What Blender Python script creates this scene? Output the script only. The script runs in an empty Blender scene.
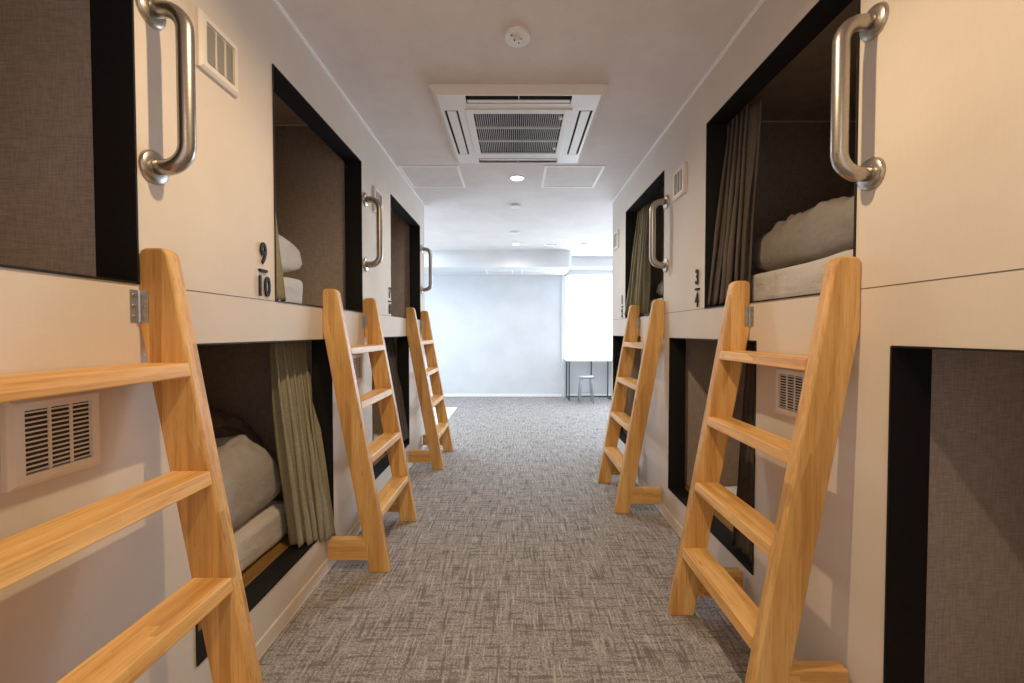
import bpy, bmesh, math, random
from mathutils import Vector, Matrix, noise
random.seed(4)
SC = bpy.context.scene
COL = SC.collection
AL, AR = 0.905, 0.925          # distance of the left / right bunk front from the camera axis
SILL_U, TOP_U = 1.256, 2.146
TOP_UL = 2.134
SILL_L, TOP_L = 0.194, 1.105
CEIL = 2.385
def yl(y): return round(371.05/(1+364.9/y), 4)      # first survey of the left / right side -> corrected depth
def yr(y): return round(379.25/(372/y-1), 4)
def cv(p):
    x, y, z = p; n = yl(y) if x < 0 else yr(y)
    return ((410*x/y-1)*n/410, n, 1.14+.011*n+(z-1.14)*n/y)

# ------------------------------------------------------------------ materials
def newmat(name):
    m = bpy.data.materials.new(name); m.use_nodes = True
    nt = m.node_tree
    return m, nt, nt.nodes['Principled BSDF']
def N(nt, t, **kw):
    n = nt.nodes.new(t)
    for k, v in kw.items():
        if k in n.inputs: n.inputs[k].default_value = v
        else: setattr(n, k, v)
    return n
def coords(nt, scale=(1,1,1), rot=(0,0,0), kind='Object'):
    tc = N(nt, 'ShaderNodeTexCoord'); mp = N(nt, 'ShaderNodeMapping')
    mp.inputs['Scale'].default_value = scale; mp.inputs['Rotation'].default_value = rot
    nt.links.new(tc.outputs[kind], mp.inputs['Vector']); return mp.outputs['Vector']
def ramp(nt, fac, stops):
    r = N(nt, 'ShaderNodeValToRGB'); e = r.color_ramp.elements
    e[0].position = stops[0][0]; e[0].color = (*stops[0][1], 1)
    e[1].position = stops[-1][0]; e[1].color = (*stops[-1][1], 1)
    for p, c in stops[1:-1]:
        x = e.new(p); x.color = (*c, 1)
    nt.links.new(fac, r.inputs['Fac']); return r.outputs['Color']
def bump(nt, bs, h, strength, dist=0.002):
    b = N(nt, 'ShaderNodeBump'); b.inputs['Strength'].default_value = strength
    b.inputs['Distance'].default_value = dist
    nt.links.new(h, b.inputs['Height']); nt.links.new(b.outputs['Normal'], bs.inputs['Normal'])
def noise_tex(nt, vec, scale, detail=3, rough=.5):
    n = N(nt, 'ShaderNodeTexNoise'); n.inputs['Scale'].default_value = scale
    n.inputs['Detail'].default_value = detail; n.inputs['Roughness'].default_value = rough
    nt.links.new(vec, n.inputs['Vector']); return n.outputs['Fac']
def mix(nt, a, b, fac, mode='MIX'):
    m = N(nt, 'ShaderNodeMix'); m.data_type = 'RGBA'; m.blend_type = mode
    for s, v in ((m.inputs[6], a), (m.inputs[7], b), (m.inputs[0], fac)):
        if isinstance(v, (tuple, list)): s.default_value = (*v, 1)
        elif isinstance(v, (int, float)): s.default_value = v
        else: nt.links.new(v, s)
    return m.outputs[2]
def scale3(c, k): return tuple(x*k for x in c)

def flat(name, col, rough=.5, metal=0, var=.06, nscale=30, b=0.0):
    m, nt, bs = newmat(name)
    v = coords(nt)
    f = noise_tex(nt, v, nscale)
    c = ramp(nt, f, [(.3, scale3(col, 1-var)), (.7, scale3(col, 1+var))])
    nt.links.new(c, bs.inputs['Base Color'])
    bs.inputs['Roughness'].default_value = rough; bs.inputs['Metallic'].default_value = metal
    if b: bump(nt, bs, f, b)
    return m

def woven(name, col, scale=260, var=.3, rough=.9, bstr=.5, kind='Object'):
    """fine crossing threads, like the woven wallpaper and the curtains"""
    m, nt, bs = newmat(name)
    a = noise_tex(nt, coords(nt, (1, 1, .08), kind=kind), scale, 2)
    b = noise_tex(nt, coords(nt, (.08, .08, 1), kind=kind), scale, 2)
    f = mix(nt, a, b, .5)
    big = noise_tex(nt, coords(nt, kind=kind), 3, 3)
    c = ramp(nt, f, [(.36, scale3(col, 1-var)), (.5, col), (.64, scale3(col, 1+var))])
    c = mix(nt, c, ramp(nt, big, [(.3, (.9,.9,.9)), (.7, (1,1,1))]), 1.0, 'MULTIPLY')
    nt.links.new(c, bs.inputs['Base Color'])
    bs.inputs['Roughness'].default_value = rough
    bs.inputs['Specular IOR Level'].default_value = .2
    bump(nt, bs, f, bstr, .0015)
    return m

def wood(name, axis, tilt=0.0, dark=.97):
    """laminated pale softwood, grain along one axis, strips of slightly different tone"""
    m, nt, bs = newmat(name)
    rot = (0, tilt, 0)
    st = [14, 14, 14]; st[axis] = 1.1
    fine = [70, 70, 70]; fine[axis] = 3.0
    v1 = coords(nt, tuple(st), rot); v2 = coords(nt, tuple(fine), rot)
    g1 = noise_tex(nt, v1, 1.6, 4, .6); g2 = noise_tex(nt, v2, 2.2, 5, .7)
    # lamella strips
    lam = [38, 38, 38]; lam[axis] = 2.2
    vo = N(nt, 'ShaderNodeTexVoronoi'); vo.feature = 'F1'; vo.distance = 'CHEBYCHEV'
    vo.inputs['Scale'].default_value = 1.0; vo.inputs['Randomness'].default_value = .35
    nt.links.new(coords(nt, tuple(lam), rot), vo.inputs['Vector'])
    sep = N(nt, 'ShaderNodeSeparateColor'); nt.links.new(vo.outputs['Color'], sep.inputs['Color'])
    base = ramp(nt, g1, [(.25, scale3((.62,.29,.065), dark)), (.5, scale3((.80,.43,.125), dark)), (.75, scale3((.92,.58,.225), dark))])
    strips = ramp(nt, sep.outputs['Red'], [(0, (.72,.65,.57)), (.5, (.96,.94,.92)), (1, (1.06,1.06,1.06))])
    grain = ramp(nt, g2, [(.36, (.72,.62,.50)), (.5, (1,1,1)), (.8, (1.03,1.03,1.03))])
    c = mix(nt, base, strips, 1.0, 'MULTIPLY'); c = mix(nt, c, grain, .8, 'MULTIPLY')
    # small knots
    kv = N(nt, 'ShaderNodeTexVoronoi'); kv.inputs['Scale'].default_value = 1.0
    ks = [16, 16, 16]; ks[axis] = 5
    nt.links.new(coords(nt, tuple(ks), rot), kv.inputs['Vector'])
    kc = ramp(nt, kv.outputs['Distance'], [(.05, (.45,.3,.2)), (.10, (1,1,1))])
    c = mix(nt, c, kc, .6, 'MULTIPLY')
    nt.links.new(c, bs.inputs['Base Color'])
    bs.inputs['Roughness'].default_value = .42
    bs.inputs['Specular IOR Level'].default_value = .35
    bump(nt, bs, g2, .12, .001)
    return m

def carpet():
    m, nt, bs = newmat('carpet')
    def streak(sc, s, lo, hi):
        return ramp(nt, noise_tex(nt, coords(nt, sc), s, 3, .6), [(lo, (0,0,0)), (hi, (1,1,1))])
    dx = streak((6.5, 62, 1), 1.0, .52, .62); dy = streak((70, 6, 1), 1.0, .52, .62)
    lx = streak((7, 80, 1), 1.3, .57, .68); ly = streak((70, 6, 1), 1.3, .55, .66)
    spk = noise_tex(nt, coords(nt), 120, 5, .85)
    base = ramp(nt, spk, [(.36, (.075,.066,.062)), (.5, (.29,.265,.25)), (.64, (.62,.57,.545))])
    c = mix(nt, base, (.12,.108,.10), mix(nt, (0,0,0), dx, .80))
    c = mix(nt, c, (.12,.108,.10), mix(nt, (0,0,0), dy, .80))
    c = mix(nt, c, (.56,.53,.50), mix(nt, (0,0,0), ly, .68))
    c = mix(nt, c, (.52,.49,.46), mix(nt, (0,0,0), lx, .48))
    nt.links.new(c, bs.inputs['Base Color'])
    bs.inputs['Roughness'].default_value = .97
    bs.inputs['Specular IOR Level'].default_value = .1
    bump(nt, bs, spk, .8, .004)
    return m

def emis(name, col, s):
    m, nt, bs = newmat(name)
    f = noise_tex(nt, coords(nt), 2)
    nt.links.new(ramp(nt, f, [(0, col), (1, col)]), bs.inputs['Emission Color'])
    bs.inputs['Base Color'].default_value = (*col, 1)
    bs.inputs['Emission Strength'].default_value = s
    return m
def steel(name='brushed_steel'):
    m, nt, bs = newmat(name)
    f = noise_tex(nt, coords(nt, (40, 40, 400)), 3, 2)
    nt.links.new(ramp(nt, f, [(.3, (.32,.29,.255)), (.7, (.45,.415,.37))]), bs.inputs['Base Color'])
    bs.inputs['Metallic'].default_value = 1; bs.inputs['Roughness'].default_value = .3
    bump(nt, bs, f, .05, .0005)
    return m
def cloth(name, col, var=.1):
    m, nt, bs = newmat(name)
    big = noise_tex(nt, coords(nt), 14, 4, .6)
    th = noise_tex(nt, coords(nt), 500, 2)
    c = ramp(nt, big, [(.3, scale3(col, 1-var)), (.7, scale3(col, 1+var))])
    nt.links.new(c, bs.inputs['Base Color'])
    bs.inputs['Roughness'].default_value = .9; bs.inputs['Specular IOR Level'].default_value = .2
    cr = noise_tex(nt, coords(nt, (9, 3, 6)), 2.2, 3, .55)
    f = mix(nt, mix(nt, big, cr, .6), th, .12); bump(nt, bs, f, .9, .03)
    return m

M = dict(
    panel=woven('bunk_panel_laminate', (.67,.59,.51), 260, .018, .6, .05),
    ceil=woven('ceiling_wallpaper', (.76,.70,.68), 150, .04, .8, .2),
    white=flat('white_paint', (.93,.93,.93), .6, var=.02),
    plastic=flat('white_plastic', (.80,.79,.76), .4, var=.02),
    cream=flat('cream_plastic', (.74,.68,.60), .4, var=.03),
    black=flat('black_laminate', (.006,.006,.0068), .65, var=.25, nscale=200, b=.15),
    dark=flat('dark_gap', (.012,.012,.013), .8),
    inner=woven('brown_woven_wallpaper', (.35,.285,.245), 330, .22, .9, .5),
    innerceil=woven('pod_ceiling_paper', (.46,.39,.34), 160, .10, .9, .3),
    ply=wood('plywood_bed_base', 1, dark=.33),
    rail=wood('rail_wood', 2, .176, dark=.84), railL=wood('rail_wood_leaning_other_way', 2, -.176, dark=.84),
    rung=wood('rung_wood', 1), spacer=wood('spacer_wood', 0, dark=.84),
    carpet=carpet(), steel=steel(), zinc=flat('zinc_hinge', (.42,.43,.44), .38, 1, .12, 60),
    green=woven('olive_curtain', (.235,.212,.14), 420, .2, .95, .7),
    grey=woven('charcoal_curtain', (.07,.058,.053), 420, .25, .95, .8),
    sheet=cloth('pale_sheet', (.60,.565,.53), .05), pil=cloth('grey_pillowcase', (.25,.225,.21), .12),
    pilw=cloth('light_pillowcase', (.62,.61,.61), .05), blanket=cloth('brown_blanket', (.17,.135,.12), .3),
    num=flat('black_numerals', (.008,.008,.009), .6), base=flat('baseboard_vinyl', (.66,.58,.49), .5, var=.04),
    seam=flat('seam_shadow', (.10,.075,.055), .8), frame=flat('dark_grey_metal', (.045,.065,.085), .4, .5),
    glow=emis('lit_diffuser', (1,.93,.80), 14), sky=emis('daylight_glass', (.95,.98,1), 3.2),
    silver=flat('grey_steel', (.38,.41,.44), .35, .6), slat=flat('grille_slat', (.62,.64,.66), .5), glass=flat('pale_glass', (.72,.76,.76), .15),
    roomwall=woven('room_wallpaper', (.70,.72,.75), 150, .02, .8, .1),
    cable=flat('grille_dark', (.012,.014,.018), .8),
)

M['pilm'] = cloth('lit_grey_pillowcase', (.44,.405,.385), .07); M['sheetl'] = cloth('lit_sheet', (.74,.70,.66), .04)  # lighter copies for the left lower bed, lamplight put into the colour
M['num'].node_tree.nodes['Principled BSDF'].inputs['Specular IOR Level'].default_value = .08
M['black'].node_tree.nodes['Principled BSDF'].inputs['Specular IOR Level'].default_value = .15
# ------------------------------------------------------------------ mesh helpers
def obj(name, bm, m, parent=None, smooth=False):
    me = bpy.data.meshes.new(name); bmesh.ops.recalc_face_normals(bm, faces=bm.faces)
    bm.to_mesh(me); bm.free()
    if smooth:
        for p in me.polygons: p.use_smooth = True
    me.materials.append(M[m] if isinstance(m, str) else m)
    o = bpy.data.objects.new(name, me); COL.objects.link(o)
    if parent: o.parent = parent
    return o
def box(bm, x0, x1, y0, y1, z0, z1):
    x0, x1 = min(x0,x1), max(x0,x1); y0, y1 = min(y0,y1), max(y0,y1); z0, z1 = min(z0,z1), max(z0,z1)
    v = [bm.verts.new((x, y, z)) for x in (x0,x1) for y in (y0,y1) for z in (z0,z1)]
    for f in ((0,1,3,2),(4,6,7,5),(0,4,5,1),(2,3,7,6),(0,2,6,4),(1,5,7,3)): bm.faces.new([v[i] for i in f])
    return v
def bxs(*bs):
    bm = bmesh.new()
    for b in bs: box(bm, *b)
    return bm
def prism(pts, axis, lo, hi, bm=None):
    """closed polygon of (a,b) pairs extruded along axis"""
    bm = bm or bmesh.new()
    def P(a, b, c): return {0:(c,a,b), 1:(a,c,b), 2:(a,b,c)}[axis]
    A = [bm.verts.new(P(a,b,lo)) for a,b in pts]; B = [bm.verts.new(P(a,b,hi)) for a,b in pts]
    bm.faces.new(A); bm.faces.new(B[::-1]); n = len(pts)
    for i in range(n): bm.faces.new((A[i], A[(i+1)%n], B[(i+1)%n], B[i]))
    return bm
def tube(path, r, seg=16, bm=None, closed=False):
    bm = bm or bmesh.new(); path = [Vector(p) for p in path]; rings = []
    t = (path[1]-path[0]).normalized(); up = Vector((0,0,1)) if abs(t.z) < .9 else Vector((0,1,0))
    nrm = t.cross(up).normalized()
    for i, p in enumerate(path):
        if i == 0: t = path[1]-path[0]
        elif i == len(path)-1: t = path[-1]-path[-2]
        else: t = path[i+1]-path[i-1]
        t.normalize(); nrm = (nrm - t*nrm.dot(t)).normalized(); bn = t.cross(nrm)
        rr = r[i] if isinstance(r, (list, tuple)) else r
        rings.append([bm.verts.new(p + (nrm*math.cos(a)+bn*math.sin(a))*rr) for a in [2*math.pi*k/seg for k in range(seg)]])
    for a, b in zip(rings, rings[1:]):
        for k in range(seg): bm.faces.new((a[k], a[(k+1)%seg], b[(k+1)%seg], b[k]))
    bm.faces.new(rings[0][::-1]); bm.faces.new(rings[-1])
    return bm
def lathe(prof, axis, seg=32, bm=None, at=(0,0,0)):
    """profile of (radius, height) about an axis direction"""
    bm = bm or bmesh.new(); q = Vector((0,0,1)).rotation_difference(Vector(axis)); at = Vector(at); rings = []
    for r, h in prof:
        rings.append([bm.verts.new(at + q @ Vector((r*math.cos(a), r*math.sin(a), h))) for a in [2*math.pi*k/seg for k in range(seg)]])
    for a, b in zip(rings, rings[1:]):
        for k in range(seg): bm.faces.new((a[k], a[(k+1)%seg], b[(k+1)%seg], b[k]))
    bm.faces.new(rings[0][::-1]); bm.faces.new(rings[-1])
    return bm
def bev(o, w, seg=2, ang=40):
    b = o.modifiers.new('bevel', 'BEVEL'); b.width = w; b.segments = seg; b.limit_method = 'ANGLE'; b.angle_limit = math.radians(ang)
    return o
def tag(o, label, cat, group=None):
    o['label'] = label; o['category'] = cat
    if group: o['group'] = group
    return o
def thing(name, label, cat, loc, group=None):
    o = bpy.data.objects.new(name, None); COL.objects.link(o); o.location = loc; o.empty_display_size = .1
    return tag(o, label, cat, group)
def struct(name, bm, m, parent=None, smooth=False):
    o = obj(name, bm, m, parent, smooth)
    if not parent: o['kind'] = 'structure'
    return o
def dup(root, loc, label):
    r = root.copy(); COL.objects.link(r); r.location = loc; r['label'] = label
    for ch in list(root.children):
        c = ch.copy(); COL.objects.link(c); c.parent = r
        for g in ch.children:
            d = g.copy(); COL.objects.link(d); d.parent = c
    return r

# ------------------------------------------------------------------ setting
BACK = -1.3
struct('floor', bxs((-3.0, 3.0, BACK, 7.33, -.05, 0)), 'carpet')
prof = [(BACK,CEIL),(7.33,CEIL),(7.33,2.5),(BACK,2.5)]
struct('ceiling', prism(prof, 0, -3.0, 3.0), 'ceil')

# pods: (opening y0, y1, pod y0, y1)
LU = [(yl(a),yl(b)) for a,b in ((.10,.969), (1.526,2.39), (2.955,3.85))]
LL = [(yl(a),yl(b)) for a,b in ((1.125,1.985), (2.55,3.425))]
RU = [(yr(a),yr(b)) for a,b in ((1.098,1.958), (2.513,3.37))]
RL = [(yr(a),yr(b)) for a,b in ((.13,.985), (1.54,2.40), (2.96,3.78))]
def front(name, a, s, y_end, ups, lows):
    """bunk front: one panelled wall with the pod openings cut through"""
    t = .018; TOP = TOP_UL if s < 0 else TOP_U; ys = sorted({BACK, y_end} | {y for p in ups+lows for y in p}); zs = [0, SILL_L, TOP_L, SILL_U, TOP, CEIL]
    bm = bmesh.new()
    for y0, y1 in zip(ys, ys[1:]):
        run = None; spans = []
        for z0, z1 in zip(zs, zs[1:]):
            cy = (y0+y1)/2; hole = (z0 == SILL_L and any(p[0] < cy < p[1] for p in lows)) or (z0 == SILL_U and any(p[0] < cy < p[1] for p in ups))
            if not hole:
                if spans and abs(spans[-1][1]-z0) < 1e-6: spans[-1][1] = z1
                else: spans.append([z0, z1])
        for z0, z1 in spans: box(bm, s*a, s*(a+t), y0, y1, z0, z1)
    struct(name, bm, 'panel')
    # end wall of the bunk block, facing the common room
    return
front('wall_left', AL, -1, 4.07, LU, LL)
front('wall_right', AR, 1, 3.95, RU, RL)
struct('wall_left_end', bxs((-3.0, -AL-.018, 4.05, 4.07, 0, CEIL)), 'panel')
struct('wall_right_end', bxs((AR+.018, 3.0, 3.93, 3.95, 0, CEIL)), 'panel')
struct('wall_left_outer', bxs((-3.05, -3.0, BACK, 7.33, 0, 2.5)), 'roomwall')
struct('wall_right_outer', bxs((3.0, 3.05, BACK, 7.33, 0, 2.5)), 'roomwall')
# seams at the level of the upper floor, drawn as thin recessed-looking strips between the openings
def gaps(y0, y1, ops):
    c = y0; out = []
    for a, b in ops:
        if a > c: out.append((c, a))
        c = b
    if c < y1: out.append((c, y1))
    return out
k = 1
for s, a, ye, ups in ((-1, AL, 4.07, LU), (1, AR, 3.95, RU)):
    bm = bmesh.new()
    for g0, g1 in gaps(BACK, ye, ups): box(bm, s*(a-.0006), s*(a+.002), g0, g1, SILL_U-.0022, SILL_U+.0006)
    struct(f'trim_{k}', bm, 'seam'); k += 1
    struct(f'trim_{k}', bxs((s*(a-.010), s*a, BACK, ye, CEIL-.011, CEIL)), 'white'); k += 1
for nm, s, a, ye in (('baseboard_left', -1, AL, 4.07), ('baseboard_right', 1, AR, 3.84)):
    struct(nm, prism([(s*a,0),(s*(a-.012),0),(s*(a-.010),.005),(s*(a-.007),.052),(s*(a-.004),.056),(s*a,.056)], 1, BACK, ye), 'base')

# back wall with window
YB = 7.23; WX0, WX1, WZ0, WZ1 = .865, 2.75, .66, 2.16
struct('wall_back', bxs((-3.0,WX0,YB,YB+.1,0,2.5),(WX1,3.0,YB,YB+.1,0,2.5),(WX0,WX1,YB,YB+.1,0,WZ0),(WX0,WX1,YB,YB+.1,WZ1,2.5)), 'roomwall')
w = struct('window_1', bxs((WX0,WX0+.03,YB+.02,YB+.07,WZ0,WZ1),(WX1-.03,WX1,YB+.02,YB+.07,WZ0,WZ1),(WX0,WX1,YB+.02,YB+.07,WZ0,WZ0+.03),(WX0,WX1,YB+.02,YB+.07,WZ1-.03,WZ1),(1.79,1.82,YB+.02,YB+.07,WZ0,WZ1)), 'white')
w.name = 'window_1'
obj('window_pane', bxs((WX0+.03,WX1-.03,YB+.05,YB+.055,WZ0+.03,WZ1-.03)), 'sky', w)
struct('baseboard_back', bxs((-3.0,3.0,YB-.012,YB,0,.045)), 'white')
# dropped soffit in front of the back wall, rounded right end; shallower soffit above the window
def rrect(x0, x1, y0, y1, r):
    pts = [(x0,y0)]
    for i in range(7):
        a = -math.pi/2 + i*math.pi/12; pts.append((x1-r+r*math.cos(a), y0+r+r*math.sin(a)))
    return pts+[(x1,y1),(x0,y1)]
struct('trim_5', prism(rrect(-3.0,.85,6.28,YB,.07), 2, 2.13, CEIL), 'roomwall')
struct('trim_6', bxs((.85,3.0,6.80,YB,2.218,CEIL)), 'roomwall')
struct('trim_7', bxs((.80,.865,YB-.05,YB,.0,2.13)), 'roomwall')

# ------------------------------------------------------------------ sleeping pods
def pod(s, a, op, span, lower, label):
    """op: opening in y, span: inside of the pod in y"""
    z0, z1 = (SILL_L, TOP_L) if lower else (SILL_U, TOP_UL if s < 0 else TOP_U)
    iz0, iz1 = (.16, 1.13) if lower else (1.226, 2.37)
    y0, y1 = op; p0, p1 = span; loc = (s*a, y0, z0)
    t = thing('sleeping_pod', label, 'bunk bed', loc, 'capsule bunks along the corridor')
    def B(bm, x0, x1, ya, yb, za, zb): box(bm, s*x0, s*x1, ya-y0, yb-y0, za-z0, zb-z0)
    d = .095
    bm = bmesh.new(); e = .004; th = .014   # black liner of the opening, hairline edge showing on the front
    B(bm, -e, d, y0-.002, y0+.003, z0, z1); B(bm, .019, d, y0-th, y0-.002, z0-th, z1+th)
    B(bm, -e, d, y1-.003, y1+.002, z0, z1); B(bm, .019, d, y1+.002, y1+th, z0-th, z1+th)
    B(bm, -e, d, y0, y1, z1-.003, z1+.002); B(bm, -e, d, y0, y1, z0-.002, z0+.003)
    B(bm, .019, d, y0, y1, z1+.002, z1+th); B(bm, .019, d, y0, y1, z0-th, z0-.002)
    obj('opening_frame', bm, 'black', t)
    deep = 2.03; w = .012
    bm = bmesh.new()
    B(bm, .019, deep, p0-w, p0, iz0, iz1); B(bm, .019, deep, p1, p1+w, iz0, iz1); B(bm, deep, deep+w, p0-w, p1+w, iz0, iz1)
    B(bm, .019, .021, p0, y0-th, iz0, iz1); B(bm, .019, .021, y1+th, p1, iz0, iz1)
    obj('inner_wall', bm, 'inner', t)
    bm = bmesh.new(); B(bm, .019, deep, p0, p1, iz1, iz1+w); obj('inner_ceiling', bm, 'innerceil', t)
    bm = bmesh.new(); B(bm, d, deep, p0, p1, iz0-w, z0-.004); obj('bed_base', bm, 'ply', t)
    bm = bmesh.new()  # pale bead where ceiling meets the wall
    B(bm, .1, deep, p1-.005, p1, iz1-.006, iz1); B(bm, deep-.005, deep, p0, p1, iz1-.006, iz1)
    obj('ceiling_bead', bm, 'cream', t)
    return t
pod(-1, AL, LU[0], (-.30,yl(1.02)), False, 'empty upper bunk on the left at the very front of the photo')
pod(-1, AL, LU[1], (yl(1.13),yl(2.44)), False, 'upper bunk beside the raised numbers 9 and 10')
pod(-1, AL, LU[2], (yl(2.56),yl(3.88)), False, 'farthest upper bunk on the left, beside the numbers 7 and 8')
pod(-1, AL, LL[0], (yl(.70),yl(2.05)), True, 'lower bunk on the left with an olive curtain over its sill')
pod(-1, AL, LL[1], (yl(2.12),yl(3.48)), True, 'farther lower bunk on the left with a dark curtain, behind the second ladder')
pod(1, AR, RU[0], (yr(1.04),yr(2.36)), False, 'upper bunk with charcoal curtain beside the numbers 3 and 4')
pod(1, AR, RU[1], (yr(2.46),yr(3.78)), False, 'farther upper bunk on the right with olive curtain')
pod(1, AR, RL[0], (-.30,yr(1.05)), True, 'empty lower bunk at the right edge of the photo, nearest the camera')
pod(1, AR, RL[1], (yr(1.14),yr(2.46)), True, 'lower bunk on the right behind the nearer ladder, with a black curtain')
pod(1, AR, RL[2], (yr(2.56),yr(3.81)), True, 'farthest lower bunk on the right, mostly hidden by the second ladder')

# ------------------------------------------------------------------ bedding
def soft_box(sx, sy, sz, r, wr, seed, n=(26,20,6)):
    """rounded, lightly wrinkled slab, base at z=0, centred in x,y"""
    bm = bmesh.new(); bmesh.ops.create_cube(bm, size=2)
    bmesh.ops.subdivide_edges(bm, edges=bm.edges[:], cuts=22, use_grid_fill=True)
    h = Vector((sx/2, sy/2, sz/2))
    for v in bm.verts:
        p = Vector((v.co.x*h.x, v.co.y*h.y, v.co.z*h.z))
        q = Vector([max(-hh+r, min(hh-r, c)) for c, hh in zip(p, h)])
        d = p-q
        if d.length > 1e-9:
            # cube to rounded cube
            p = q + d.normalized()*min(r, max(abs(d.x), abs(d.y), abs(d.z)))
        s = Vector((p.x+seed, p.y*1.0, p.z*1.6))
        f = noise.fractal(s*4.5, 1.0, 2.0, 4)*wr + noise.noise(s*14)*wr*.35
        nn = d.normalized() if d.length > 1e-9 else Vector((0,0,1))
        p = p + nn*f
        v.co = p + Vector((0,0,h.z))
        if v.co.z < 0: v.co.z = 0
    return bm
def pillow_bm(sx, sy, sz, seed, wr=.012, plump=.30, n=44, lean=0):
    bm = bmesh.new(); grid = {}
    for side in (1, -1):
        for i in range(n+1):
            for j in range(n+1):
                u = -1+2*i/n; v = -1+2*j/n
                edge = (i in (0,n)) or (j in (0,n))
                if side == -1 and edge: grid[(side,i,j)] = grid[(1,i,j)]; continue
                t = max(0,(1-abs(u)**3))**plump * max(0,(1-abs(v)**5))**(plump+.08)
                # corners pull out, sides pull in a touch
                x = u*sx/2*(1-.07*(1-abs(v)**2)*abs(u)**2); y = v*sy/2*(1-.07*(1-abs(u)**2)*abs(v)**2)
                s = Vector((x*1.0+seed, y, side*.3))
                f = noise.fractal(s*5, 1., 2., 4)*wr + (1-abs(noise.noise(s*6+Vector((3,1,2)))))**5*wr*.8
                w = Vector((x*2.2+y*1.5+seed, y*7-x*5, seed)); f -= (1-min(1, abs(noise.noise(w))*2.2))**3*wr*.75
                # creases running out of the corners
                t2 = t*(1+lean*v)
                z = side*t2*sz*(.3 if side < 0 else .7) + f*(0.15+t)*(1 if side>0 else .25)
                grid[(side,i,j)] = bm.verts.new((x, y, z))
    for side in (1,-1):
        for i in range(n):
            for j in range(n):
                q = [grid[(side,i,j)], grid[(side,i+1,j)], grid[(side,i+1,j+1)], grid[(side,i,j+1)]]
                if len(set(q)) == 4: bm.faces.new(q if side>0 else q[::-1])
    bmesh.ops.remove_doubles(bm, verts=bm.verts, dist=1e-5)
    return bm
def mattress(x0, x1, y0, y1, z, h, label, seed, m='sheet'):
    k0 = cv(((x0 if abs(x0) < abs(x1) else x1), (y0+y1)/2, 1)); x0, x1 = (k0[0], x1) if x0 > 0 else (x0, k0[0])
    fy = yr if x0 > 0 else yl; y0, y1 = fy(y0), fy(y1)
    o = obj('mattress', soft_box(abs(x1-x0), y1-y0, h, .035, .007, seed), m, None, True)
    o.location = ((x0+x1)/2, (y0+y1)/2, z+.001)
    return tag(o, label, 'mattress', 'sheeted mattresses in the bunks')
def pillow(cx, cy, cz, sx, sy, sz, rot, label, seed, m='pil', wr=.012, plump=.30, lean=0):
    cx, cy, _ = cv((cx, cy, 1))
    o = obj('pillow', pillow_bm(sx, sy, sz, seed, wr, plump, lean=lean), m, None, True)
    o.location = (cx, cy, cz); o.rotation_euler = rot
    return tag(o, label, 'pillow', 'pillows in the bunks')
R = math.radians
# right upper, near
mattress(1.035, 2.60, 1.22, 2.10, SILL_U, .15, 'pale sheeted mattress in the upper bunk beside the numbers 3 and 4', 1)
pillow(1.345, 1.56, SILL_U+.15+.082, .58, .80, .225, (R(1), R(-4), R(-2)), 'plump grey pillow in the upper bunk beside the numbers 3 and 4', 2.3, wr=.03, plump=.34, lean=.16)
# right upper, far
mattress(1.035, 2.60, 2.60, 3.32, SILL_U, .14, 'white sheeted mattress in the far right upper bunk by the olive curtain', 5)
pillow(1.33, 2.86, SILL_U+.14+.065, .50, .66, .20, (0, 0, 0), 'pale grey pillow in the far right upper bunk behind the grab bar', 7.1, 'pilw')
# left upper, middle
mattress(-2.60, -1.03, 1.18, 2.02, SILL_U, .145, 'white mattress end showing past the olive curtain by numbers 9 and 10', 9, 'pilw')
pillow(-1.32, 1.71, SILL_U+.145+.085,   .50, .78, .235, (0, 0, 0), 'white pillow peeking out above the mattress by numbers 9 and 10', 11.7, 'pilw', plump=.26)
# left lower, near
mattress(-2.60, -1.035, .95, 1.90, SILL_L, .16, 'pale mattress in the left lower bunk with the olive curtain', 13, 'sheetl')
pillow(-1.31, 1.45, SILL_L+.16+.095, .56, .82, .30, (R(1), R(2), R(2)), 'large grey pillow slumped in the left lower bunk', 17.2, 'pilm', wr=.035, plump=.30, lean=.28)
bl = obj('blanket', pillow_bm(.78, .22, .42, 31, .05, .35), 'blanket', None, True)
bl.location = (-1.60, 1.905, SILL_L+.16+.13); bl.rotation_euler = (0, 0, R(-4))
tag(bl, 'crumpled dark brown blanket heaped behind the grey pillow in the lower bunk', 'blanket')
# left lower, far
mattress(-2.60, -1.035, 2.35, 3.22, SILL_L, .15, 'white mattress in the left lower bunk glimpsed between the second ladder rungs', 19)
pillow(-1.32, 2.75, SILL_L+.15+.06, .46, .62, .18, (0, 0, 0), 'pale pillow glimpsed through the second ladder on the left', 23, 'pilw')
# right lower
mattress(1.04, 2.60, 1.20, 2.06, SILL_L, .16, 'white mattress corner visible behind the nearer right ladder', 25)
pillow(1.36, 1.66, SILL_L+.16+.06, .46, .66, .18, (0, 0, 0), 'pale pillow behind the black curtain of the right lower bunk', 27, 'pilw')

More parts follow.
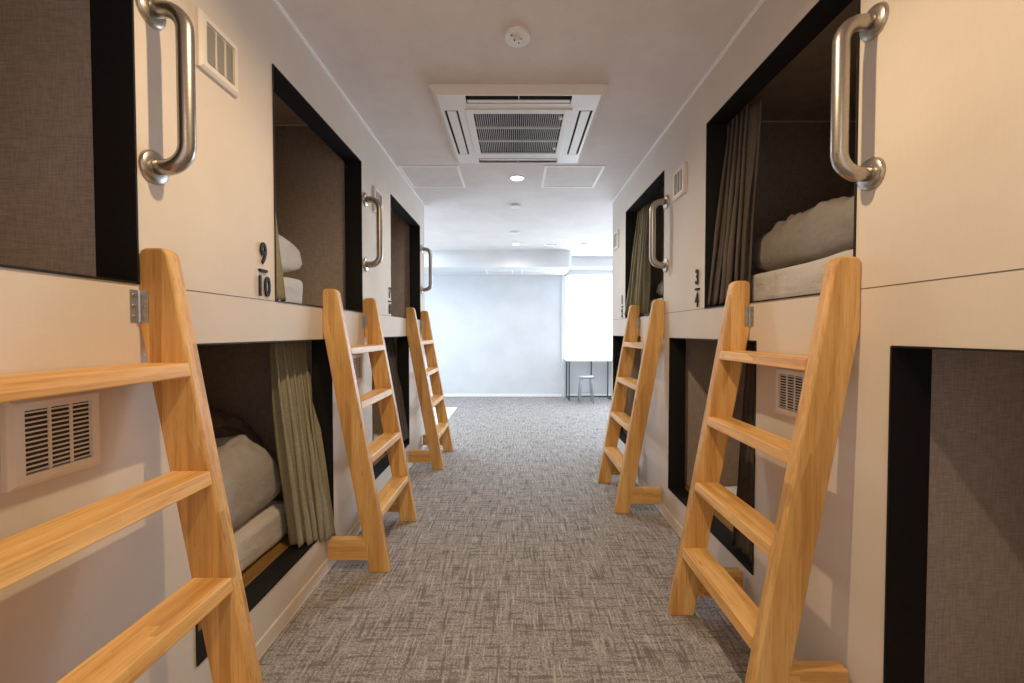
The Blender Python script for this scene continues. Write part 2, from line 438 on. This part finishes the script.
# ------------------------------------------------------------------ curtains
def curtain(tn, tf, bn, bf, folds, amp, m, label, seed=0, flare=1.0):
    """sheet between four corners: near/far at top and bottom; folds push it in and out of its plane"""
    bm = bmesh.new(); nu, nv = folds*12, 40; rows = []
    tn, tf, bn, bf = [Vector(cv(p)) for p in (tn, tf, bn, bf)]
    zz = (TOP_L if tn.z < 1.2 else TOP_U)-.006; tn.z = tf.z = zz
    org = tn.copy()
    for j in range(nv+1):
        t = j/nv; te = t**1.15; row = []
        A = tn.lerp(bn, te); B = tf.lerp(bf, te)
        A.z = tn.z+(bn.z-tn.z)*t; B.z = tf.z+(bf.z-tf.z)*t
        side = (B-A); side.z = 0; side.normalize(); nr = Vector((side.y, -side.x, 0))
        for i in range(nu+1):
            u = i/nu
            ph = 2*math.pi*folds*(u + .035*math.sin(5*u+seed+t*2.1) + .02*noise.noise(Vector((u*4, t*2, seed))))
            a = amp*(.55+.45*t*flare)*(1+.5*noise.noise(Vector((u*5+seed, t*1.5, 3))))
            d = a*(math.sin(ph)+.25*math.sin(2*ph+1))
            p = A.lerp(B, u) + nr*d + side*(.5*a*math.sin(2*ph+.4))
            p.z += .006*math.sin(ph*1.0+1)*(1 if j == nv else 0)
            row.append(bm.verts.new(p-org))
        rows.append(row)
    for a, b in zip(rows, rows[1:]):
        for i in range(nu): bm.faces.new((a[i], a[i+1], b[i+1], b[i]))
    t = thing('curtain', label, 'curtain', org, 'curtains drawn aside in the bunk openings')
    c = obj('fabric', bm, m, t, True)
    so = c.modifiers.new('thick', 'SOLIDIFY'); so.thickness = .002
    return t
zt, zb = 1.07, 2.10; SU = 1.247
curtain((-1.03,1.73,zt), (-1.03,2.0,zt), (-.94,1.725,.21), (-.885,1.93,.14), 5, .040, 'green', 'olive green curtain hanging over the sill of the left lower bunk', 1.0)
curtain((-1.03,3.14,zt), (-1.03,3.44,zt), (-.945,3.16,.235), (-.90,3.39,.215), 5, .026, 'grey', 'dark striped curtain in the farther left lower bunk between two ladders', 2.0)
curtain((1.02,1.745,zb), (1.02,1.955,zb), (.985,1.76,SU), (.925,1.925,SU), 5, .042, 'grey', 'charcoal curtain hanging in the upper bunk beside the numbers 3 and 4', 3.0)
curtain((1.02,3.12,zb), (1.02,3.36,zb), (.98,3.10,SU), (.93,3.34,SU), 5, .040, 'green', 'olive curtain in the farther right upper bunk behind the grab bar', 4.0)
curtain((-1.02,1.545,zb), (-1.02,1.71,zb), (-.93,1.545,SU), (-.945,1.70,SU), 3, .014, 'green', 'narrow olive curtain in the upper bunk beside the numbers 9 and 10', 5.0)
curtain((.945,1.56,zt), (.955,1.665,zt), (.935,1.565,.212), (.945,1.745,.212), 4, .016, 'grey', 'black curtain seen behind the nearer right ladder in the lower bunk', 6.0)

# ------------------------------------------------------------------ ladders
def fd(z): return .306-.178*z          # front edge, distance from the bunk front
def make_ladder(s, label, blocks=((.058,.157),(.058,.157))):
    t = thing('ladder', label, 'ladder', (0,0,0), 'wooden bunk ladders')
    TH = .039; SP = .52; W = .096
    def X(d): return -s*d              # the wall is at local x = 0
    def railpts():
        zt = 1.342; c = .016; zb = (.206)/.178
        pts = [(fd(0),0),(fd(zt-c),zt-c),(fd(zt)-c*.35,zt-c*.3),(fd(zt)-c,zt),(.001+c,zt),(.001+c*.3,zt-c*.3),(.001,zt-c),(.001,zb-.01),(fd(0)-W,0)]
        return [(X(d), z) for d, z in pts]
    for y0, (b0, b1) in zip((0, SP), blocks):
        o = obj('rail', prism(railpts(), 1, y0, y0+TH), 'rail' if s > 0 else 'railL', t); bev(o, .005, 2, 25)
        o = obj('spacer_block', prism([(X(.0125),b0),(X(.0125),b1),(X(fd(b1)-W+.001),b1),(X(fd(b0)-W+.001),b0)], 1, y0+.0005, y0+TH-.0005), 'spacer', t); bev(o, .002, 1, 25)
    for zr in (1.066, .804, .542, .278):
        o = obj('rung', prism([(X(fd(zr)+.001),zr),(X(fd(zr-.034)+.001),zr-.034),(X(fd(zr-.034)-W+.004),zr-.034),(X(fd(zr)-W+.004 if zr < 1 else .004),zr)], 1, TH-.001, SP+.001), 'rung', t); bev(o, .0035, 2, 25)
    for y0, dr in ((SP, -1), (TH, 1)):
        bm = bmesh.new()
        yy = y0
        box(bm, X(.001), X(.023), yy, yy+dr*.002, 1.163, 1.240)          # leaf on the rail
        box(bm, X(-.0005), X(.0022), yy+dr*.004, yy+dr*.024, 1.163, 1.240)  # leaf on the bunk front
        tube([(X(.004), yy+dr*.003, 1.163), (X(.004), yy+dr*.003, 1.240)], .0045, 10, bm)
        h = obj('hinge', bm, 'zinc', t)
        bm = bmesh.new()
        for z in (1.176, 1.2015, 1.227):
            lathe([(.0045,0),(.0045,.001),(.002,.002)], (0, dr, 0), 12, bm, (X(.0145), yy+dr*.002, z))
            lathe([(.0045,0),(.0045,.001),(.002,.002)], (-s, 0, 0), 12, bm, (X(.0022), yy+dr*.015, z))
        obj('screws', bm, 'steel', h)
    return t
lr = make_ladder(1, 'pale wooden ladder nearest the camera on the right', ((.115,.212),(.080,.177)))
lr.location = (AR, 1.10, 0)
lr = make_ladder(1, 'wooden ladder farther along on the right'); lr.location = (AR, yr(2.485), 0)
ll = make_ladder(-1, 'pale wooden ladder in the left foreground, cut off by the photo edge')
ll.location = (-AL, .466, 0)
dup(ll, (-AL, yl(1.895), 0), 'middle wooden ladder of the left row, beside the olive curtain')
dup(ll, (-AL, yl(3.345), 0), 'farthest wooden ladder of the left row, near the bright room')

# ------------------------------------------------------------------ grab bars
def make_bar(s, label):
    t = thing('grab_bar', label, 'grab bar', (0,0,0), 'steel grab bars by the upper bunks')
    h = .388; so = .086; r = .019; rc = .055; path = []
    path.append((0,0,0))
    path += [(-s*(so-rc), 0, 0)]
    for i in range(1, 9):
        a = i/8*math.pi/2; path.append((-s*(so-rc+rc*math.sin(a)), 0, rc-rc*math.cos(a)))
    for i in range(0, 9):
        a = i/8*math.pi/2; path.append((-s*(so-rc+rc*math.cos(a)), 0, h-rc+rc*math.sin(a)))
    path.append((0,0,h))
    obj('bar', tube(path, r, 24), 'steel', t, True)
    for z in (0, h):
        o = obj('mounting_plate', lathe([(.0415,0),(.0415,.003),(.039,.009),(.030,.013),(.0185,.014)], (-s,0,0), 40, None, (0,0,z)), 'steel', t, True)
        bev(o, .001)
    return t
b = make_bar(-1, 'steel grab bar in the top left corner, beside a wall vent'); b.location = (-AL, yl(1.018), 1.55)
dup(b, (-AL, yl(2.45), 1.545), 'steel grab bar on the left wall just past the 9 and 10 bunk')
dup(b, (-AL, yl(3.92), 1.545), 'farthest steel grab bar, at the end of the left wall')
b = make_bar(1, 'large steel grab bar in the upper right, beside the charcoal curtained bunk'); b.location = (AR, yr(1.052), 1.550)
dup(b, (AR, yr(2.47), 1.55), 'smaller looking steel grab bar on the right in front of the far olive curtain')

# ------------------------------------------------------------------ wall vents
def make_vent(s, label):
    t = thing('wall_vent', label, 'vent', (0,0,0), 'square louvred vents on the bunk fronts')
    H = .081; I = .059; d = .017
    def bx(bm, x0, x1, y0, y1, z0, z1): box(bm, -s*x0, -s*x1, y0, y1, z0, z1)
    bm = bmesh.new()
    # picture-frame: outer slope and inner lip
    ro = [(.0,H),(.010,H),(d,H-.008),(d,I),(.004,I)]
    rings = [[bm.verts.new((-s*x, sy*r, sz*r)) for sy, sz in ((-1,-1),(1,-1),(1,1),(-1,1))] for x, r in ro]
    for a, b2 in zip(rings, rings[1:]):
        for k in range(4): bm.faces.new((a[k], a[(k+1)%4], b2[(k+1)%4], b2[k]))
    obj('frame', bm, 'cream', t)
    bm = bmesh.new(); bx(bm, .001, .010, -I+.0005, I-.0005, -I+.0005, I-.0005); obj('backing', bm, 'cable', t)
    bm = bmesh.new()
    for c in (-I+.044, I-.036): bx(bm, .010, .0128, c-.0022, c+.0022, -I, I)
    for k in range(13):
        z = -I + (k+.5)*2*I/13
        v = box(bm, -s*.0102, -s*.0118, -I, I, z-.0012, z+.0012)
        for q in v:
            if abs(q.co.x) > .011: q.co.z -= .0006
    obj('louvres', bm, 'cream', t)
    return t
v = make_vent(-1, 'louvred vent high on the left wall beside the nearest grab bar'); v.location = (-AL, yl(1.24), 1.975)
dup(v, (-AL, yl(2.655), 1.98), 'high louvred vent on the left wall behind the middle grab bar')
dup(v, (-AL, yl(.785), .938), 'square louvred vent low in the left foreground behind the ladder rungs')
dup(v, (-AL, yl(2.27), .938), 'low louvred vent seen between the rungs of the middle left ladder')
v = make_vent(1, 'louvred vent high on the right wall above the numbers 3 and 4'); v.location = (AR, yr(2.262), 1.98)
dup(v, (AR, yr(3.67), 1.98), 'farthest high louvred vent near the end of the right wall')
dup(v, (AR, yr(1.325), .938), 'low louvred vent seen through the nearer right ladder')
dup(v, (AR, yr(2.76), .938), 'low louvred vent seen through the farther right ladder')

# ------------------------------------------------------------------ raised numerals
def glyph(txt, h, parent, s, y, z, narrow=.72):
    cu = bpy.data.curves.new('digit', 'FONT'); cu.body = txt; cu.size = 1; cu.extrude = .02; cu.offset = .022; cu.resolution_u = 6
    tmp = bpy.data.objects.new('tmp', cu); COL.objects.link(tmp); bpy.context.view_layer.update()
    me = bpy.data.meshes.new_from_object(tmp.evaluated_get(bpy.context.evaluated_depsgraph_get()))
    bpy.data.objects.remove(tmp)
    xs = [v.co.x for v in me.vertices]; ys = [v.co.y for v in me.vertices]
    cx = (min(xs)+max(xs))/2; y0 = min(ys); k = h/(max(ys)-y0)
    for v in me.vertices:
        X, Y, Z = (v.co.x-cx)*k*narrow, (v.co.y-y0)*k, v.co.z
        v.co = Vector((-s*(.004+ (Z/.02+1)*.5*.005), -s*X+y, Y+z))
    if s: me.flip_normals() if False else None
    me.name = 'digit'; me.materials.clear(); me.materials.append(M['num'])
    o = bpy.data.objects.new('digit', me); COL.objects.link(o); o.parent = parent
    bm = bmesh.new()   # stand-off pins
    for dz in (.25*h, .75*h): tube([(0, y, z+dz), (-s*.0045, y, z+dz)], .002, 8, bm)
    return o, bm
def number(s, a, y, top, bot, label):
    t = thing('number_sign', label, 'number sign', (s*a, y, 1.267), 'raised black bunk numbers')
    pins = bmesh.new()
    dg = lambda tx, yy, z, h: glyph(tx, h, t, s, yy, z)[1].free()
    sp = .021
    if len(top) == 1: dg(top, 0, .114, .078)
    else:
        for i, c in enumerate(top): dg(c, -s*(i-.5)*2*sp, .114, .078)
    if len(bot) == 1: dg(bot, 0, 0, .073)
    else:
        for i, c in enumerate(bot): dg(c, -s*(i-.5)*2*sp+(s*.0), 0, .073)
    pins.free()
    obj('divider_bar', bxs((0, -s*.009, -.021, .021, .086, .096)), 'num', t)
    return t
number(-1, AL, yl(1.447), '9', '10', 'raised black numbers 9 over 10 on the left wall')
number(-1, AL, yl(2.905), '7', '8', 'raised black numbers 7 over 8 farther down the left wall')
number(1, AR, yr(2.038), '3', '4', 'raised black numbers 3 over 4 on the right wall')
number(1, AR, yr(3.46), '1', '2', 'raised black numbers 1 over 2 at the end of the right wall')

# ------------------------------------------------------------------ ceiling fittings
def cassette():
    cx, y0, y1 = .014, 2.09, 2.98; hw = .45; yc = (y0+y1)/2; Z = CEIL
    t = thing('air_conditioner', 'white four-way ceiling cassette air conditioner with square grille', 'air conditioner', (cx, yc, Z))
    hy = (y1-y0)/2
    def ring(bm, a, b, z): return [bm.verts.new((x*a, y*b, z)) for x, y in ((-1,-1),(1,-1),(1,1),(-1,1))]
    bm = bmesh.new()
    # the panel is a plate with holes for slots: build from strips at z=-.04
    zb = -.040
    R0 = ring(bm, hw, hy, 0); R1 = ring(bm, hw, hy, -.012); R2 = ring(bm, hw-.03, hy-.022, zb)
    for a, b2 in ((R0,R1),(R1,R2)):
        for k in range(4): bm.faces.new((a[k], a[(k+1)%4], b2[(k+1)%4], b2[k]))
    bm.faces.new(R0)
    A, B2 = hw-.03, hy-.022
    sx0, sx1 = .330, .405       # side slots in |x|
    sy0, sy1 = .340, .415       # front/back slots in |y|
    sl = .275                   # slot half length
    xs = [-A,-sx1,-sx0,-sl,sl,sx0,sx1,A]; ys = [-B2,-sy1,-sy0,-sl,sl,sy0,sy1,B2]
    for i in range(7):
        for j in range(7):
            X0,X1,Y0,Y1 = xs[i],xs[i+1],ys[j],ys[j+1]; mx, my = (X0+X1)/2, (Y0+Y1)/2
            if (sx0 < abs(mx) < sx1 and abs(my) < sl) or (sy0 < abs(my) < sy1 and abs(mx) < sl): continue
            if abs(mx) < sl and abs(my) < sl: continue
            box(bm, X0,X1,Y0,Y1,zb,zb+.004)
    obj('panel', bm, 'plastic', t)
    bm = bmesh.new(); box(bm, -A+.01, A-.01, -B2+.01, B2-.01, zb+.018, zb+.024); obj('dark_inside', bm, 'cable', t)
    for k in range(4):
        bm = bmesh.new()
        if k < 2:
            s = (-1,1)[k]; box(bm, s*(sx0+.012), s*(sx1-.014), -sl+.006, sl-.006, zb-.002, zb+.006)
        else:
            s = (-1,1)[k-2]; v = box(bm, -sl+.006, sl-.006, s*(sy0+.010) if s < 0 else s*(sy0+.012), s*(sy0+.034), zb-.001, zb+.004)
            box(bm, -.002, .002, s*sy0, s*sy1, zb, zb+.01)
        bev(obj('air_flap', bm, 'plastic', t), .002)
    # centre intake: frame and grille
    G = .250; bm = bmesh.new()
    for a in ((-.292,-G,-.292,.292),(G,.292,-.292,.292),(-G,G,-.292,-G),(-G,G,G,.292)): box(bm, a[0],a[1],a[2],a[3], zb-.006, zb+.003)
    g = bev(obj('grille_frame', bm, 'plastic', t), .003)
    bm = bmesh.new()
    n = 42
    for i in range(1, n):
        x = -G+2*G*i/n; box(bm, x-.0011, x+.0011, -G, G, zb-.002, zb+.010)
    for y in (-G/3, G/3): box(bm, -G, G, y-.0035, y+.0035, zb-.0035, zb+.008)
    obj('intake_grille', bm, 'slat', g)
    bm = bmesh.new()
    bm.free()
    for y in (-.20, .18): obj('grille_latch', bxs((G-.02, G-.004, y-.012, y+.012, zb-.006, zb+.004)), 'plastic', g)
    return t
cassette()
def disc(name, label, cat, x, y, z, r, h, extra=None, grp=None):
    t = thing(name, label, cat, (x,y,z), grp)
    o = obj('housing', lathe([(r,0),(r,-h*.5),(r*.93,-h),(r*.2,-h*1.05)], (0,0,1), 40), 'plastic', t, False)
    return t
t = disc('emergency_light', 'round white ceiling fitting nearest the camera, in front of the air conditioner', 'ceiling light', .006, 1.754, CEIL, .0575, .012)
bm = bmesh.new(); lathe([(.016,-.012),(.016,-.018),(.009,-.021)], (0,0,1), 24, bm, (0,0,0)); obj('lens', bm, 'glass', t, True)
bm = bmesh.new()
for dx, dy, r in ((-.012,-.004,.003),(.006,.012,.003),(.016,.0,.0035),(-.024,-.022,.004)): lathe([(r,-.0125),(r,-.0225 if r < .0034 else -.015),(r*.5,-.023 if r < .0034 else -.016)], (0,0,1), 12, bm, (dx,dy,0))
obj('indicator_lamps', bm, 'frame', t)
disc('smoke_detector', 'round smoke detector just beyond the first ceiling downlight', 'smoke detector', -.01, 4.05, CEIL, .055, .022)
disc('smoke_detector', 'round white detector just before the second ceiling downlight', 'smoke detector', -.015, 5.13, CEIL, .06, .02)
disc('sprinkler_head', 'small round ceiling fitting at the far right of the bright room', 'sprinkler',   .965, 5.83, CEIL, .045, .02)
def downlight(x, y, z, r, label):
    t = thing('downlight', label, 'ceiling light', (x,y,z), 'recessed ceiling downlights')
    bm = bmesh.new(); rings = []
    for rr, h in ((r,0),(r,-.004),(r*.82,-.006),(r*.78,-.002)):
        rings.append([bm.verts.new((rr*math.cos(a), rr*math.sin(a), h)) for a in [2*math.pi*k/32 for k in range(32)]])
    for a, b2 in zip(rings, rings[1:]):
        for k in range(32): bm.faces.new((a[k], a[(k+1)%32], b2[(k+1)%32], b2[k]))
    obj('trim_ring', bm, 'white', t, True)
    obj('diffuser', lathe([(r*.8,-.001),(r*.8,-.003),(r*.3,-.004)], (0,0,1), 32), 'glow', t)
downlight(.008, 3.343, CEIL, .062, 'glowing downlight between the two ceiling hatches')
downlight(.0, 5.83, CEIL, .06, 'small glowing downlight just in front of the far soffit')
def hatch(x0, x1, y0, y1, z, label, w=.02):
    t = thing('ceiling_hatch', label, 'ceiling hatch', ((x0+x1)/2,(y0+y1)/2,z), 'square access hatches in the ceiling')
    a, b = (x1-x0)/2, (y1-y0)/2
    obj('frame', bxs((-a,a,-b,-b+w,-.004,0),(-a,a,b-w,b,-.004,0),(-a,-a+w,-b+w,b-w,-.004,0),(a-w,a,-b+w,b-w,-.004,0)), 'white', t)
    obj('cover', bxs((-a+w,a-w,-b+w,b-w,-.0015,0)), 'ceil', t)
hatch(.215, .671, 3.10, 3.56, CEIL, 'square access hatch to the right of the glowing downlight')
hatch(-.888, -.431, 3.10, 3.56, CEIL, 'square access hatch to the left of the glowing downlight')
hatch(-.49, -.05, 6.55, 7.0, 2.13, 'left hatch under the far soffit')
hatch(.085, .51, 6.55, 7.0, 2.13, 'right hatch under the far soffit')
t = thing('ceiling_diffuser', 'small rectangular ceiling vent with dark slots in the far room', 'vent', (.50, 5.83, CEIL))
obj('frame', bxs((-.10,.10,-.07,.07,-.006,0)), 'white', t)
obj('slots', bxs(*[(-.075+i*.032,-.055+i*.032,-.03,.03,-.0075,-.006) for i in range(5)]), 'cable', t)

# ------------------------------------------------------------------ far room
t = thing('desk', 'white topped counter desk on dark metal legs under the bright window', 'desk', (.875, 6.80, 0))
o = obj('desk_top', bxs((-.03, 1.5, -.02, .40, .653, .68)), 'white', t); bev(o, .002)
def frame_leg(x):
    b = .022
    return bxs((x,x+b,0,b,0,.653),(x,x+b,.37-b,.37,0,.653),(x,x+b,b,.37-b,0,b),(x,x+b,b,.37-b,.653-b,.653))
for x in (0, .72, 1.40): obj('leg_frame', frame_leg(x), 'frame', t)
obj('rear_leg', bxs((.43,.452,.348,.37,0,.653)), 'frame', t)
obj('back_rail', bxs((.022,1.40,.348,.37,0.0,.022)), 'frame', t)
t = thing('stool', 'small round grey metal stool tucked in front of the far desk', 'stool', (1.13, 6.62, 0))
o = obj('seat', lathe([(.118,.398),(.140,.404),(.142,.424),(.132,.434),(.05,.436)], (0,0,1), 36), 'silver', t, True)
for i in range(4):
    a = math.pi/4+i*math.pi/2; c, s_ = math.cos(a), math.sin(a)
    obj('leg', tube([(c*.150, s_*.150, .0), (c*.125, s_*.125, .30), (c*.112, s_*.112, .380), (c*.09, s_*.09, .399)], .013, 10), 'silver', t, True)
obj('foot_ring', tube([(.138*math.cos(2*math.pi*k/32), .138*math.sin(2*math.pi*k/32), .14) for k in range(33)], .005, 8), 'silver', t, True)
for i, (x, h, lb) in enumerate(((1.12,.09,'leftmost of three pale jars on the window desk'),(1.27,.13,'middle pale jar on the window desk'),(1.44,.13,'rightmost pale jar on the window desk'))):
    t = thing('jar', lb, 'jar', (x, 7.05, .68), 'pale jars against the bright window')
    obj('body', lathe([(.028,0),(.034,.006),(.034,h*.7),(.02,h*.82),(.02,h*.9)], (0,0,1), 24), 'glass', t, True)
    obj('lid', lathe([(.022,h*.9),(.022,h),(.01,h*1.01)], (0,0,1), 24), 'silver', t)
t = thing('curtain_rail', 'slim grey curtain rail across the top of the far window', 'curtain rail', (.89, 7.10, 2.218))
obj('rail', bxs((0,2.1,-.012,.012,-.018,0)), 'silver', t)
obj('end_cap', bxs((-.012,0,-.015,.015,-.021,0)), 'silver', t)
bm = bmesh.new()
box(bm, -2.2, -.885, 5.0, 6.15, 0, .008)  # thin white slab lying on the carpet
o = obj('white_slab', bm, 'white'); bev(o, .004); tag(o, 'flat white slab on the carpet past the farthest left ladder', 'mat')

# ------------------------------------------------------------------ light
def light(name, kind, loc, energy, col, **kw):
    l = bpy.data.lights.new(name, kind); l.energy = energy; l.color = col
    o = bpy.data.objects.new(name, l); COL.objects.link(o); o.location = loc
    for k, v in kw.items():
        if k == 'rot': o.rotation_euler = v
        else: setattr(l, k, v)
    return o
WARM = (1, .68, .37)
for x, y, z, e, c in ((0, .94, 2.37, 58, WARM), (0, -1.2, 2.37, 38, WARM), (.008, 3.314, 2.37, 32, (1,.86,.70)), (.0, 5.83, 2.37, 14, (1,.9,.78))):
    light('downlight_lamp', 'SPOT', (x,y,z), e, c, spot_size=R(165), spot_blend=.6, shadow_soft_size=.022)
light('window_daylight', 'AREA', (1.8, 7.15, 1.35), 58, (.66,.83,1), shape='RECTANGLE', size=1.7, size_y=1.3, rot=(R(-90), 0, 0))
light('side_fill', 'AREA', (-2.9, 5.6, 1.3), 42, (.66,.83,1), shape='RECTANGLE', size=1.6, size_y=1.5, rot=(0, R(-90), 0))  # added cool fill from the left, no window is modelled there
for lx, e in ((-1.9, 48), (2.1, 36)):  # added unseen overhead fills to brighten the far room's floor
    light('room_overhead_fill', 'AREA', (lx, 5.3, 2.36), e, (.72,.86,1), shape='RECTANGLE', size=1.2, size_y=1.6)
W = bpy.data.worlds.new('World'); SC.world = W; W.use_nodes = True
W.node_tree.nodes['Background'].inputs['Color'].default_value = (1, .80, .70, 1)
W.node_tree.nodes['Background'].inputs['Strength'].default_value = .85

# ------------------------------------------------------------------ camera
cam = bpy.data.cameras.new('camera'); co = bpy.data.objects.new('camera', cam); COL.objects.link(co)
F = 410.0
cam.sensor_width = 36; cam.lens = F/1024*36; cam.clip_start = .02
co.location = (0, 0, 1.14)
co.rotation_euler = (math.pi/2 - math.atan(9.5/F), 0, 0)
cam.shift_x = -4/1024
SC.camera = co
SC.view_settings.view_transform = 'Standard'
SC.view_settings.exposure = 0.12
SC.view_settings.gamma = 1.22
